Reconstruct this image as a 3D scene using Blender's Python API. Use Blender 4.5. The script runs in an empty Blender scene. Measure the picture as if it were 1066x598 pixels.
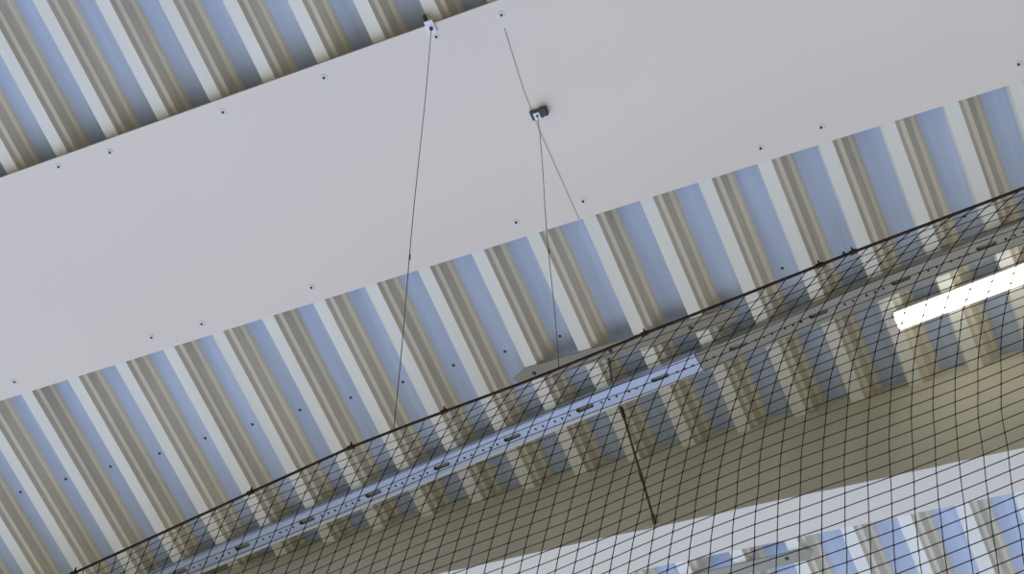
import bpy, bmesh, math, random
import numpy as np
from mathutils import Vector, Matrix
random.seed(4); rng = np.random.default_rng(4)
S = bpy.context.scene
C = S.collection

# ------------------------------------------------------------------ units
PITCH = 0.207                 # one corrugation of the roof sheet, metres
CAM_Z = 1.55                  # eye height above the floor
CREST = 28.4466 * PITCH       # underside of the low ribs above the eye
X0, Y0 = -19.58431, 11.55356  # offset of the roof grid from the eye, in corrugations

def P(xi, yi, dz=0.0):
    """roof grid coordinates (corrugations) -> world metres; dz metres from the rib undersides"""
    return Vector(((xi + X0) * PITCH, (yi + Y0) * PITCH, CAM_Z + CREST + dz))

# ------------------------------------------------------------------ helpers
def obj(name, bm, mats, parent=None, smooth=False):
    me = bpy.data.meshes.new(name)
    bm.normal_update(); bm.to_mesh(me); bm.free()
    if not isinstance(mats, (list, tuple)): mats = [mats]
    for m in mats: me.materials.append(m)
    if smooth:
        for p in me.polygons: p.use_smooth = True
    o = bpy.data.objects.new(name, me); C.objects.link(o)
    if parent is not None:
        o.parent = parent
        o.matrix_parent_inverse = Matrix.Translation(-parent.location) if parent.type == 'EMPTY' else Matrix()
    return o

def tag(o, label=None, cat=None, group=None, kind=None):
    if label: o['label'] = label
    if cat: o['category'] = cat
    if group: o['group'] = group
    if kind: o['kind'] = kind
    return o

def thing(name, label, cat, loc, group=None):
    o = bpy.data.objects.new(name, None); C.objects.link(o)
    o.location = loc; o.empty_display_size = .05
    return tag(o, label, cat, group)

def frame(d):
    d = d.normalized()
    a = d.cross(Vector((0, 0, 1)))
    if a.length < 1e-4: a = d.cross(Vector((1, 0, 0)))
    a.normalize(); return a, d.cross(a).normalized()

def tube(bm, pts, r, n=8, mi=0):
    rings = []
    for k, p in enumerate(pts):
        d = pts[min(k + 1, len(pts) - 1)] - pts[max(k - 1, 0)]
        a, b = frame(d)
        rr = r[k] if isinstance(r, (list, tuple)) else r
        rings.append([bm.verts.new(p + a * rr * math.cos(2 * math.pi * i / n) + b * rr * math.sin(2 * math.pi * i / n)) for i in range(n)])
    for A, B in zip(rings, rings[1:]):
        for i in range(n):
            f = bm.faces.new((A[i], A[(i + 1) % n], B[(i + 1) % n], B[i])); f.material_index = mi
    for R_, rev in ((rings[0], True), (rings[-1], False)):
        f = bm.faces.new(R_[::-1] if rev else R_); f.material_index = mi

def hexa(bm, corners_bottom, corners_top, mi=0):
    b = [bm.verts.new(c) for c in corners_bottom]; t = [bm.verts.new(c) for c in corners_top]
    n = len(b)
    fs = [bm.faces.new(b[::-1]), bm.faces.new(t)] + [bm.faces.new((b[i], b[(i + 1) % n], t[(i + 1) % n], t[i])) for i in range(n)]
    for f in fs: f.material_index = mi
    return fs

def obox(bm, c, ax, ay, az, sx, sy, sz, mi=0, bev=0.0):
    t = bmesh.new()
    bmesh.ops.create_cube(t, size=1.0)
    M = Matrix((ax * sx, ay * sy, az * sz)).transposed().to_4x4(); M.translation = c
    bmesh.ops.transform(t, matrix=M, verts=t.verts)
    if bev: bmesh.ops.bevel(t, geom=list(t.edges), offset=bev, segments=2, affect='EDGES', profile=.5)
    me = bpy.data.meshes.new('tmp'); t.to_mesh(me); t.free()
    n0 = len(bm.faces); bm.from_mesh(me); bpy.data.meshes.remove(me)
    bm.faces.ensure_lookup_table()
    for f in bm.faces[n0:]: f.material_index = mi

def disc_stud(bm, c, nrm, r, h, n=12, mi=0, dome=0.6):
    a, b = frame(nrm); nrm = nrm.normalized()
    r1 = [bm.verts.new(c + (a * math.cos(2 * math.pi * i / n) + b * math.sin(2 * math.pi * i / n)) * r) for i in range(n)]
    r2 = [bm.verts.new(c + nrm * h + (a * math.cos(2 * math.pi * i / n) + b * math.sin(2 * math.pi * i / n)) * r * dome) for i in range(n)]
    fs = [bm.faces.new((r1[i], r1[(i + 1) % n], r2[(i + 1) % n], r2[i])) for i in range(n)] + [bm.faces.new(r2), bm.faces.new(r1[::-1])]
    for f in fs: f.material_index = mi

# ------------------------------------------------------------------ materials
def mat(name, col, rough=.6, metal=0.0, var=0.0, scale=(3, 3, 3), spec=.5, tint=None, bump=0.0):
    m = bpy.data.materials.new(name); m.use_nodes = True
    nt = m.node_tree; b = nt.nodes['Principled BSDF']
    b.inputs['Base Color'].default_value = (*col, 1); b.inputs['Roughness'].default_value = rough
    b.inputs['Metallic'].default_value = metal; b.inputs['Specular IOR Level'].default_value = spec
    if var or bump:
        tc = nt.nodes.new('ShaderNodeTexCoord'); mp = nt.nodes.new('ShaderNodeMapping')
        mp.inputs['Scale'].default_value = scale
        nz = nt.nodes.new('ShaderNodeTexNoise'); nz.inputs['Scale'].default_value = 1; nz.inputs['Detail'].default_value = 5
        nt.links.new(tc.outputs['Object'], mp.inputs[0]); nt.links.new(mp.outputs[0], nz.inputs['Vector'])
        if var:
            rp = nt.nodes.new('ShaderNodeValToRGB')
            t = tint or col
            rp.color_ramp.elements[0].position = .3; rp.color_ramp.elements[1].position = .7
            rp.color_ramp.elements[0].color = (*[min(1, c * (1 - var)) for c in t], 1)
            rp.color_ramp.elements[1].color = (*[min(1, c * (1 + var)) for c in col], 1)
            nt.links.new(nz.outputs['Fac'], rp.inputs[0]); nt.links.new(rp.outputs[0], b.inputs['Base Color'])
        if bump:
            bp = nt.nodes.new('ShaderNodeBump'); bp.inputs['Strength'].default_value = bump; bp.inputs['Distance'].default_value = .002
            nt.links.new(nz.outputs['Fac'], bp.inputs['Height']); nt.links.new(bp.outputs[0], b.inputs['Normal'])
    return m

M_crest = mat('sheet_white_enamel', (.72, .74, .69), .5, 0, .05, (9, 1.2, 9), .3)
M_web = mat('sheet_warm_shade', (.66, .625, .52), .5, 0, .12, (14, 1.5, 14), .3)  # warm shade of the right-facing webs put into the colour
M_valley = mat('sheet_blue_daylight', (.385, .465, .60), .45, 0, .12, (20, .9, 20), .3)  # blue daylight falling in the grooves put into the colour
M_board = mat('white_board', (.74, .705, .65), .7, 0, .015, (1.5, 1.5, 1.5), .2)
M_ring = mat('pressed_board', (.68, .68, .70), .7)
M_screw = mat('dark_screw', (.06, .06, .06), .45, .5)
M_beam = mat('beige_beam', (.62, .605, .49), .75, 0, .10, (4.0, 4.0, .25), .2, bump=.15)
M_soffit = mat('white_soffit', (.66, .65, .585), .7, 0, .02, (2, 2, 2), .2)
M_plate = mat('grey_plate', (.27, .27, .22), .5, .1, .10, (6, 20, 6), .3)
M_galv = mat('galvanised_blue_reflection', (.50, .62, .88), .42, .25, .05, (5, 5, 5))  # blue reflection on the left stretch put into the colour
M_galv_dim = mat('galvanised_dim_copy', (.31, .31, .28), .5, .25, .08, (5, 5, 5))  # same metal outside the reflection, its dim light put into the colour
M_dark = mat('inside_dark', (.10, .10, .10), .8)
M_cord = mat('net_cord', (.032, .027, .022), .8, 0, .25, (3, 3, 3), .2)
M_rope = mat('border_rope', (.035, .022, .018), .8, 0, .5, (25, 25, 25), .2, tint=(.06, .03, .02))
M_wire = mat('steel_wire', (.17, .17, .18), .45, .6)
M_twine = mat('grey_twine', (.30, .30, .31), .7)
M_clip = mat('black_clip', (.03, .035, .04), .5)
M_tagw = mat('white_tag', (.72, .78, .90), .5)
M_rod = mat('brown_rod', (.085, .06, .045), .6, .2, .4, (8, 8, 20))
M_house = mat('lamp_housing', (.75, .75, .72), .5)
M_led = bpy.data.materials.new('lit_diffuser'); M_led.use_nodes = True
_b = M_led.node_tree.nodes['Principled BSDF']
_b.inputs['Base Color'].default_value = (.9, .9, .88, 1)
_b.inputs['Emission Color'].default_value = (1, .95, .84, 1); _b.inputs['Emission Strength'].default_value = 3.2

# ------------------------------------------------------------------ the roof sheet (setting)
# cross-section of one corrugation: (x, z, material of the segment that starts here); x=0 right edge of the low rib
Z = .31
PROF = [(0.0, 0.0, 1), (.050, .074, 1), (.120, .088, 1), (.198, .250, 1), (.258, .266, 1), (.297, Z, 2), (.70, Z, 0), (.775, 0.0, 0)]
XA, XB, YA, YB = -9, 31, -13, 16
bm = bmesh.new()
sec = []
for n in range(XA, XB):
    for x, z, mi in PROF: sec.append((n + x, z * PITCH, mi))
sec.append((XB, 0.0, 0))
ys = [YA, YB]
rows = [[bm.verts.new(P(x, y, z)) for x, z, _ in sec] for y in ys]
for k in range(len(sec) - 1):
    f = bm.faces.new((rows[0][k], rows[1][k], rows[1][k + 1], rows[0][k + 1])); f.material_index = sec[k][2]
# the closed top of the roof build-up
tz = .16
tv = [bm.verts.new(P(x, y, tz)) for x, y in ((XA, YA), (XB, YA), (XB, YB), (XA, YB))]
bm.faces.new(tv)
bm.faces.new([tv[0]] + [tv[1]] + rows[0][::-1]); bm.faces.new([tv[2], tv[3]] + rows[1])
bm.faces.new([tv[3], tv[0], rows[0][0], rows[1][0]]); bm.faces.new([tv[1], tv[2], rows[1][-1], rows[0][-1]])
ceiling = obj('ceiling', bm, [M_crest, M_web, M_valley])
tag(ceiling, 'ribbed metal roof sheet overhead, white with warm shade and blue daylight painted in stripes', 'ceiling', kind='structure')
# fixings of the sheet, one in each groove on a line
b0 = bmesh.new(); disc_stud(b0, Vector((0, 0, 0)), Vector((0, 0, -1)), .0056, .005); 
first = None
for n in range(-2, 18):
    x = n + .46 + random.uniform(-.03, .03); y = 2.03 + random.uniform(-.03, .03)
    if 9.5 < x < 12.6: continue
    if first is None: first = obj('screw', b0, M_screw, ceiling); o = first
    else: o = first.copy(); C.objects.link(o); o.parent = ceiling
    o.location = P(x, y, Z * PITCH)

# ------------------------------------------------------------------ white board strip under the ribs
BB = .026                                              # underside of the boards below the ribs
def PB(x, y, dz=0.0):
    k = 1 - BB / CREST
    return P((x + X0) * k - X0, (y + Y0) * k - Y0, -BB + dz)
bm = bmesh.new()
xa, xb, ya, yb = XA + 1, XB - 1, -3.90, -.005
c4 = [(xa, ya), (xb, ya), (xb, yb), (xa, yb)]
hexa(bm, [PB(x, y) for x, y in c4], [PB(x, y, .009) for x, y in c4])
bmesh.ops.recalc_face_normals(bm, faces=bm.faces)
strip = obj('ceiling_board', bm, M_board)
tag(strip, 'wide smooth white board strip screwed under the ribbed roof sheet', 'board')
for y in (-3.3, -2.0, -.6):                            # battens between the ribs and the board
    bm = bmesh.new(); c4 = [(xa, y - .12), (xb, y - .12), (xb, y + .12), (xa, y + .12)]
    hexa(bm, [PB(x, y, .009) for x, y in c4], [PB(x, y, BB) for x, y in c4])
    bmesh.ops.recalc_face_normals(bm, faces=bm.faces); obj('batten', bm, M_plate, strip)
sb = bmesh.new()
disc_stud(sb, Vector((0, 0, 0)), Vector((0, 0, -1)), .014, .0010, 20, 1, .92)
disc_stud(sb, Vector((0, 0, -.0010)), Vector((0, 0, -1)), .0048, .0030, 12, 0, .6)
first = None
for x, y in [(.7, -3.70), (2.71, -3.74), (3.70, -3.68), (5.89, -3.68), (7.76, -3.66), (9.78, -3.68), (10.9, -3.66), (13.9, -3.68), (14.9, -3.7), (18.0, -3.7),
             (-2.2, -.28), (-.22, -.27), (2.69, -.29), (3.69, -.25), (5.88, -.28), (9.71, -.29), (10.9, -.29), (13.91, -.24), (14.91, -.27), (18.01, -.28), (20.9, -.28)]:
    if first is None: first = obj('screw', sb, [M_screw, M_ring], strip); o = first
    else: o = first.copy(); C.objects.link(o); o.parent = strip
    o.location = PB(x, y)

# ------------------------------------------------------------------ beam behind the net
BY, BW = 4.575, .76                                   # front face and width, corrugations
def dep(x): return (2.26 + .0677 * (x - 10.94)) * PITCH
xa, xb = XA + 1, XB - 1
bm = bmesh.new()
hexa(bm, [P(xa, BY, -dep(xa)), P(xb, BY, -dep(xb)), P(xb, BY + BW, -dep(xb)), P(xa, BY + BW, -dep(xa))],
     [P(xa, BY, 0), P(xb, BY, 0), P(xb, BY + BW, 0), P(xa, BY + BW, 0)])
# closers between the ribs above the beam
bmesh.ops.recalc_face_normals(bm, faces=bm.faces)
beam = obj('roof_beam', bm, M_beam)
tag(beam, 'deep beige roof beam with white underside running behind the net', 'beam')
cb = bmesh.new()
hexa(cb, [P(xa, BY + .04, 0), P(xb, BY + .04, 0), P(xb, BY + BW - .04, 0), P(xa, BY + BW - .04, 0)],
     [P(xa, BY + .04, Z * PITCH - .002), P(xb, BY + .04, Z * PITCH - .002), P(xb, BY + BW - .04, Z * PITCH - .002), P(xa, BY + BW - .04, Z * PITCH - .002)])
bmesh.ops.recalc_face_normals(cb, faces=cb.faces)
obj('rib_filler', cb, M_beam, beam)
bm = bmesh.new(); N = 120; fr = []
for k in range(N + 1):
    x = xa + (xb - xa) * k / N
    e = .010 * math.sin(x * 1.9) + random.uniform(-.007, .007)
    fr.append((x, BY + .006 + e * .5, BY + BW - .004))
lo = [[bm.verts.new(P(x, a, -dep(x) - .008)), bm.verts.new(P(x, b, -dep(x) - .008))] for x, a, b in fr]
hi = [[bm.verts.new(P(x, a, -dep(x))), bm.verts.new(P(x, b, -dep(x)))] for x, a, b in fr]
for k in range(N):
    bm.faces.new((lo[k][0], lo[k + 1][0], lo[k + 1][1], lo[k][1]))
    bm.faces.new((hi[k][0], hi[k][1], hi[k + 1][1], hi[k + 1][0]))
    bm.faces.new((lo[k][0], hi[k][0], hi[k + 1][0], lo[k + 1][0]))
    bm.faces.new((lo[k][1], lo[k + 1][1], hi[k + 1][1], hi[k][1]))
bmesh.ops.recalc_face_normals(bm, faces=bm.faces)
tag(obj('soffit_board', bm, M_soffit, beam), 'white underside board')

# ------------------------------------------------------------------ flat plates fixed under the ribs
def plate(label, pts, screws):
    t = thing('fixing_plate', label, 'plate', P(pts[0][0], pts[0][1]), 'flat plates under the ribs')
    bm = bmesh.new(); hexa(bm, [P(x, y, -.005) for x, y in pts], [P(x, y, 0) for x, y in pts])
    bmesh.ops.recalc_face_normals(bm, faces=bm.faces)
    obj('flat_bar', bm, M_plate, t)
    for x, y in screws:
        s = bmesh.new(); disc_stud(s, P(x, y, -.005), Vector((0, 0, -1)), .008, .005); obj('bolt', s, M_screw, t)
    return t
plate('grey flat plate crossing the ribs just above the net rope', [(8.5, 2.42), (8.75, 2.29), (12.45, 2.27), (12.6, 2.36), (12.5, 2.53), (8.6, 2.55)], [(8.89, 2.43), (11.73, 2.42), (10.3, 2.42)])
plate('grey flat plate crossing the ribs beyond the beam', [(9.4, 7.20), (9.6, 7.11), (12.0, 7.13), (12.2, 7.2), (12.1, 7.38), (9.5, 7.36)], [(9.9, 7.23), (11.7, 7.25)])

# ------------------------------------------------------------------ perforated channel
FZ = 1 - .034 / CREST
def line_pt(x): return ((x + X0) * FZ - X0, (4.37 - .1188 * (x - .8) + Y0) * FZ - Y0)
A = P(*line_pt(0)); B = P(*line_pt(24)); ax = (B - A).normalized(); up = Vector((0, 0, 1)); ay = up.cross(ax).normalized()
SP = .2990; half = .031; hgt = .034
def channel(label, slot0, n0, n1, m, lip):
    def q(u, v, z): return slot0 + ax * u + ay * v + up * z
    ua, ue = (n0 - .5) * SP, (n1 - .5) * SP
    ch = thing('perforated_channel', label, 'channel', q(ua, 0, 0), 'perforated channels under the roof')
    ub = bmesh.new()
    for n in range(n0, n1):
        t = bmesh.new()
        def loop(pts):
            vs = [t.verts.new(p) for p in pts]
            for i in range(len(vs)): t.edges.new((vs[i], vs[(i + 1) % len(vs)]))
        c = n * SP
        loop([q(u, v, -hgt) for u, v in ((c - SP / 2, -half), (c + SP / 2, -half), (c + SP / 2, half), (c - SP / 2, half))])
        L, r = .026, .0085
        sl = [(c + L + r * math.cos(-math.pi / 2 + math.pi * k / 6), r * math.sin(-math.pi / 2 + math.pi * k / 6)) for k in range(7)]
        sl += [(c - L + r * math.cos(math.pi / 2 + math.pi * k / 6), r * math.sin(math.pi / 2 + math.pi * k / 6)) for k in range(7)]
        loop([q(u, v, -hgt) for u, v in sl])
        for hu in (-.125, -.095, -.065, .065, .095, .125):
            loop([q(c + hu + .0045 * math.cos(2 * math.pi * k / 10), .004 + .0045 * math.sin(2 * math.pi * k / 10), -hgt) for k in range(10)])
        bmesh.ops.triangle_fill(t, use_beauty=True, use_dissolve=False, edges=list(t.edges))
        me = bpy.data.meshes.new('tmp'); t.to_mesh(me); t.free(); ub.from_mesh(me); bpy.data.meshes.remove(me)
    for f in ub.faces:
        f.normal_update()
        if f.normal.z > 0: f.normal_flip()
    obj('web_plate', ub, m, ch)
    for s_ in (-1, 1):
        sd = bmesh.new(); obox(sd, q((ua + ue) / 2, s_ * half, -hgt / 2), ax, ay, up, ue - ua, .0025, hgt); obj('side_flange', sd, m, ch)
    lb = bmesh.new(); obox(lb, q((ua + ue) / 2, half + .004, -hgt + .001), ax, ay, up, ue - ua, .010, .004, 0, .001)
    obj('edge_lip', lb, lip, ch)
    db = bmesh.new(); obox(db, q((ua + ue) / 2, 0, -.0205), ax, ay, up, ue - ua, 2 * half - .004, .003)
    obj('back_plate', db, M_galv_dim, ch)
s0 = P(*line_pt(.8))
channel('perforated metal channel with painted blue reflection and dark slots under the roof behind the net', s0, 0, 8, M_galv, M_tagw)  # highlight along the lip painted with the pale tag colour
channel('perforated metal channel, painted dimmer past the blue reflection, continuing to the right above the lamp', s0 + ax * .003, 8, 17, M_galv_dim, M_galv_dim)

# ------------------------------------------------------------------ LED batten
la, lb_ = P(14.93, 3.27), P(22.6, 2.50)
ax2 = (lb_ - la).normalized(); ay2 = up.cross(ax2).normalized(); Ll = (lb_ - la).length
lamp = thing('led_batten', 'lit white LED tube lamp under the roof at the right', 'lamp', la)
hb = bmesh.new(); obox(hb, la + ax2 * Ll / 2 - up * .0125, ax2, ay2, up, Ll, .05, .025, 0, .003); obj('housing', hb, M_house, lamp)
d = bmesh.new(); prof = [(-.029, -.024)] + [(-.029 * math.cos(a), -.040 - .022 * math.sin(a)) for a in [math.pi * k / 8 for k in range(9)]] + [(.029, -.024)]
rings = [[d.verts.new(la + ax2 * u + ay2 * v + up * z) for v, z in prof] for u in (.012, Ll - .012)]
for k in range(len(prof)):
    k2 = (k + 1) % len(prof); d.faces.new((rings[0][k], rings[0][k2], rings[1][k2], rings[1][k]))
d.faces.new(rings[0][::-1]); d.faces.new(rings[1]); bmesh.ops.recalc_face_normals(d, faces=d.faces)
tag(obj('diffuser', d, M_led, lamp), 'glowing diffuser')
for u in (.006, Ll - .006):
    e = bmesh.new(); obox(e, la + ax2 * u - up * .043, ax2, ay2, up, .012, .060, .040, 0, .004); obj('end_cap', e, M_house, lamp)

# ------------------------------------------------------------------ the net
MESH = .045; k_ = MESH / .010213
O = Vector((-.178829515, .450211248, .716382452)) * k_
U = Vector((.0101369368, -.000930763668, .000773565682)) * k_
V = Vector((.000705685898, -.000142763130, -.0101922557)) * k_
O.z += CAM_Z
RP = [(-110, -22.2), (-75, -22.9), (-60, -23.3), (-47.43, -23.76), (-34.88, -24.56), (-28.23, -24.91), (-25.2, -24.72), (-21.82, -24.39), (-16.6, -23.80), (-14.49, -23.68), (-9.17, -23.50),
      (-3.99, -23.14), (3.08, -22.70), (12.33, -21.77), (25, -21.0), (50, -20)]
def rope_j(i): return float(np.interp(i, [a for a, _ in RP], [b for _, b in RP]))
def net_pt(i, j): return O + U * i + V * j
I0, I1, J0, J1 = -85, 46, -23, 45
nr = J1 - J0 + 2
off = rng.normal(0, .035, (I1 - I0 + 1, nr, 2))
for _ in range(2): off[1:-1, 1:-1] = (off[1:-1, 1:-1] * 2 + off[:-2, 1:-1] + off[2:, 1:-1] + off[1:-1, :-2] + off[1:-1, 2:]) / 4.6
belly = rng.normal(0, 1, 5)
nodes = np.zeros((I1 - I0 + 1, nr, 3))
nn = np.array(U.cross(V).normalized())
for a, i in enumerate(range(I0, I1 + 1)):
    rj = rope_j(i)
    for b in range(nr):
        j = rj if b == 0 else J0 + b - 1
        if b > 0:
            wt = max(0.0, min(1.0, (-10 - j) / 14.0)); j += (rj + 24.0) * wt
        dd = off[a, b] if b else (0, 0)
        e_ = .15 * math.exp(-max(0.0, j - rj) / 9.0)
        i_ = i + max(i + 36.0, -12.0) * e_ / (1 - e_)
        if i_ > 30: i_ = 30 + (i_ - 30) * .9
        rs_ = rope_j(i_)
        if b == 0: j = rs_
        else:
            j = J0 + b - 1
            j += (rs_ + 24.0) * max(0.0, min(1.0, (-10 - j) / 14.0))
        nodes[a, b] = np.array(net_pt(i_ + dd[0], j + dd[1])) + nn * (.006 * math.sin(i * .31 + j * .12) if b else 0)
vv, ff = [], []
def prism(p, q_, r, twist):
    d = q_ - p; d /= np.linalg.norm(d)
    a = np.cross(d, (0.3, 1, .2)); a /= np.linalg.norm(a); b = np.cross(d, a)
    base = len(vv)
    for pt in (p, q_):
        for k in range(4):
            t = twist + math.pi / 2 * k; vv.append(pt + (a * math.cos(t) + b * math.sin(t)) * r)
    for k in range(4): ff.append((base + k, base + (k + 1) % 4, base + 4 + (k + 1) % 4, base + 4 + k))
RC = .00115
for a in range(nodes.shape[0]):
    for b in range(nr):
        if a + 1 < nodes.shape[0] and b > 0: prism(nodes[a, b], nodes[a + 1, b], RC, .3)
        if b + 1 < nr: prism(nodes[a, b], nodes[a, b + 1], RC, .3)
        if b > 0:
            base = len(vv); c = nodes[a, b]; r = .0027
            for dx in ((r, 0, 0), (-r, 0, 0), (0, r, 0), (0, -r, 0), (0, 0, r), (0, 0, -r)): vv.append(c + np.array(dx))
            for t in ((0, 2, 4), (2, 1, 4), (1, 3, 4), (3, 0, 4), (2, 0, 5), (1, 2, 5), (3, 1, 5), (0, 3, 5)): ff.append(tuple(base + x for x in t))
net = thing('safety_net', 'dark square mesh ball net hanging from wires in front of the beam', 'net', net_pt(-20, J1))
me = bpy.data.meshes.new('netting'); me.from_pydata([tuple(x) for x in vv], [], ff); me.materials.append(M_cord)
o = bpy.data.objects.new('netting', me); C.objects.link(o); o.parent = net; o.matrix_parent_inverse = Matrix.Translation(-net.location)
bm = bmesh.new(); tube(bm, [net_pt(i, rope_j(i)) for i in np.arange(I0, I1 + .1, .5)], .0040, 8)
tag(obj('border_rope', bm, M_rope, net, True), 'thick brown rope along the top edge of the net')
for i in (-47.3, -34.9, -28.1, -21.8, -9.1, 1.2, 3.1, 14.6, -58, 27):
    bm = bmesh.new(); c = net_pt(i, rope_j(i))
    tube(bm, [c - U.normalized() * .009, c + U.normalized() * .009], .0065, 8)
    tube(bm, [c, c - V.normalized() * .018 - U.normalized() * .002, c - V.normalized() * .030 - U.normalized() * .004], [.0035, .0028, .0018], 6)
    obj('tie', bm, M_rope, net)

# ------------------------------------------------------------------ anchors and wires
down = Vector((0, 0, -1)); ex, ey = Vector((1, 0, 0)), Vector((0, 1, 0))
a1 = PB(9.77, -3.84)
t = thing('wire_anchor', 'small pale eye plate at the upper edge of the white board strip', 'anchor', a1, 'wire anchors on the board strip')
bm = bmesh.new(); obox(bm, a1 + Vector((0, -.006, -.003)), ex, ey, up, .030, .044, .006, 0, .0015); obj('eye_plate', bm, M_tagw, t)
bm = bmesh.new(); disc_stud(bm, a1 + Vector((0, 0, -.006)), down, .007, .008); obj('bolt', bm, M_screw, t)
bm = bmesh.new(); obox(bm, a1 + Vector((-.012, -.034, .012)), ex, ey, up, .007, .02, .026, 0, .001); obj('hook', bm, M_screw, t)
a2 = PB(10.82, -1.95)
t = thing('wire_anchor', 'black clip with white tag in the middle of the white board strip', 'anchor', a2, 'wire anchors on the board strip')
bm = bmesh.new(); obox(bm, a2 + Vector((.019, -.004, -.010)), ex, ey, up, .026, .030, .020, 0, .002); obj('clip_block', bm, M_clip, t)
bm = bmesh.new(); obox(bm, a2 + Vector((-.008, 0, -.004)), ex, ey, up, .040, .034, .008, 0, .002); obj('base_plate', bm, M_clip, t)
bm = bmesh.new(); obox(bm, a2 + Vector((-.006, .004, -.010)), ex, ey, up, .022, .024, .006, 0, .001); obj('tag', bm, M_tagw, t)
bm = bmesh.new(); disc_stud(bm, a2 + Vector((-.006, .004, -.013)), down, .0045, .004); obj('bolt', bm, M_screw, t)

def wire(label, a, b, r, frac=None, sag=0.0):
    t = thing('suspension_wire', label, 'wire', b, 'wires holding the net')
    pts = [a.lerp(b, s) - up * sag * math.sin(math.pi * s) + ex * .002 * math.sin(9 * s) for s in [k / 24 for k in range(25)]]
    bm = bmesh.new(); tube(bm, pts, r, 6); obj('cable', bm, M_wire, t, True)
    if frac:
        c = a.lerp(b, frac); d_ = (b - a).normalized()
        bm = bmesh.new(); tube(bm, [c - d_ * .010, c + d_ * .010], .0026, 8); obj('clamp', bm, M_screw, t)
    return t
wire('thin steel wire from the edge eye plate down to the net rope', a1 + Vector((0, .004, -.014)), net_pt(-25.2, rope_j(-25.2)), .0014, .62)
wire('thin steel wire from the black clip down to the net rope', a2 + Vector((-.004, .008, -.017)), net_pt(-14.4, rope_j(-14.4)), .0013, .60)
cord = bmesh.new(); tube(cord, [PB(10.86, -3.45, -.001), PB(10.74, -2.4, -.0015), PB(10.71, -1.6, -.0025), PB(10.72, -.015, -.001)], .0008, 6)
tag(obj('stay_cord', cord, M_twine, None, True), 'thin cord lying across the white board strip past the black clip', 'cord')

# ------------------------------------------------------------------ strut from the roof to the foot of the beam
pa = P(10.06, 3.50, -.004); pb = P(10.50, BY - .021, -dep(10.5) + .012)
t = thing('brace_rod', 'thin dark brown rod slanting from the roof sheet to the beam foot behind the net', 'rod', pb)
bm = bmesh.new(); tube(bm, [pa.lerp(pb, k / 10) for k in range(11)], .0042, 8); obj('rod', bm, M_rod, t, True)
bm = bmesh.new(); tube(bm, [P(10.22, 2.54, -.005), P(10.10, 2.98, -.005)], .0045, 8); obj('rod_end', bm, M_rod, t)
d_ = (pb - pa).normalized()
for s, l_, r_ in ((.62, .02, .0062), (.97, .018, .007), (.05, .02, .007)):
    bm = bmesh.new(); c = pa.lerp(pb, s); tube(bm, [c - d_ * l_, c + d_ * l_], r_, 8); obj('coupling', bm, M_rod, t)

# ------------------------------------------------------------------ light of the hall
W = bpy.data.worlds.new('hall_light'); S.world = W; W.use_nodes = True
nt = W.node_tree; bg = nt.nodes['Background']
tc = nt.nodes.new('ShaderNodeTexCoord')
def vm(op, *ins):
    n = nt.nodes.new('ShaderNodeVectorMath'); n.operation = op
    for k, i in enumerate(ins):
        if isinstance(i, tuple): n.inputs[k].default_value = i
        else: nt.links.new(i, n.inputs[k])
    return n
def mm(op, a, b=None):
    n = nt.nodes.new('ShaderNodeMath'); n.operation = op
    for k, i in enumerate((a, b)):
        if i is None: continue
        if isinstance(i, (int, float)): n.inputs[k].default_value = i
        else: nt.links.new(i, n.inputs[k])
    return n.outputs[0]
DIR = tc.outputs['Generated']
# (direction, sharpness, colour): what the roof looks down on: windows at the far end and the left, the hall floor, dim near wall, plus two added glows
LOBES = [((-.36, .92, -.22), 7.0, (2.1, 2.85, 4.9)),
         ((-.50, .42, -.76), 22.0, (.5, .65, 1.0)),  # added blue patch for the channel to mirror
         ((-.92, .10, -.38), 3.0, (.56, .53, .50)),
         ((-.20, .80, -.57), 5.0, (.40, .43, .54)),  # added glow, so the beam shades the sheet more
         ((-.38, .02, -.92), 2.0, (.44, .405, .33))]
acc = None
for d_, k, col in LOBES:
    dv = Vector(d_).normalized()
    g = mm('EXPONENT', mm('MULTIPLY', mm('SUBTRACT', vm('DOT_PRODUCT', DIR, tuple(dv)).outputs['Value'], 1.0), k))
    sc = vm('SCALE', col); nt.links.new(g, sc.inputs['Scale'])
    acc = sc.outputs[0] if acc is None else vm('ADD', acc, sc.outputs[0]).outputs[0]
acc = vm('ADD', acc, (.065, .060, .052)).outputs[0]
sp = nt.nodes.new('ShaderNodeSeparateXYZ'); nt.links.new(DIR, sp.inputs[0])
mr = nt.nodes.new('ShaderNodeMapRange'); mr.inputs['From Min'].default_value = -.05; mr.inputs['From Max'].default_value = .05
mr.inputs['To Min'].default_value = 1.0; mr.inputs['To Max'].default_value = .04; nt.links.new(sp.outputs['Z'], mr.inputs['Value'])
sc = vm('SCALE', acc); nt.links.new(mr.outputs[0], sc.inputs['Scale'])
nt.links.new(sc.outputs[0], bg.inputs['Color'])
bg.inputs['Strength'].default_value = 1.0

# ------------------------------------------------------------------ camera
Rm = [(.9068293, .38860484, .16323881), (-.27637749, .84061344, -.46581597), (-.31823907, .37730004, .86969453)]
cd = bpy.data.cameras.new('camera'); cam = bpy.data.objects.new('camera', cd); C.objects.link(cam)
cd.sensor_width = 36; cd.lens = 2047.567 / 1066 * 36; cd.clip_start = .05
M4 = Matrix((Vector((Rm[0][0], -Rm[1][0], -Rm[2][0])), Vector((Rm[0][1], -Rm[1][1], -Rm[2][1])), Vector((Rm[0][2], -Rm[1][2], -Rm[2][2])))).to_4x4()
M4.translation = Vector((0, 0, CAM_Z)); cam.matrix_world = M4; S.camera = cam

v = S.view_settings; v.view_transform = 'Standard'; v.look = 'None'; v.gamma = 1; v.use_curve_mapping = False; v.exposure = 0.0
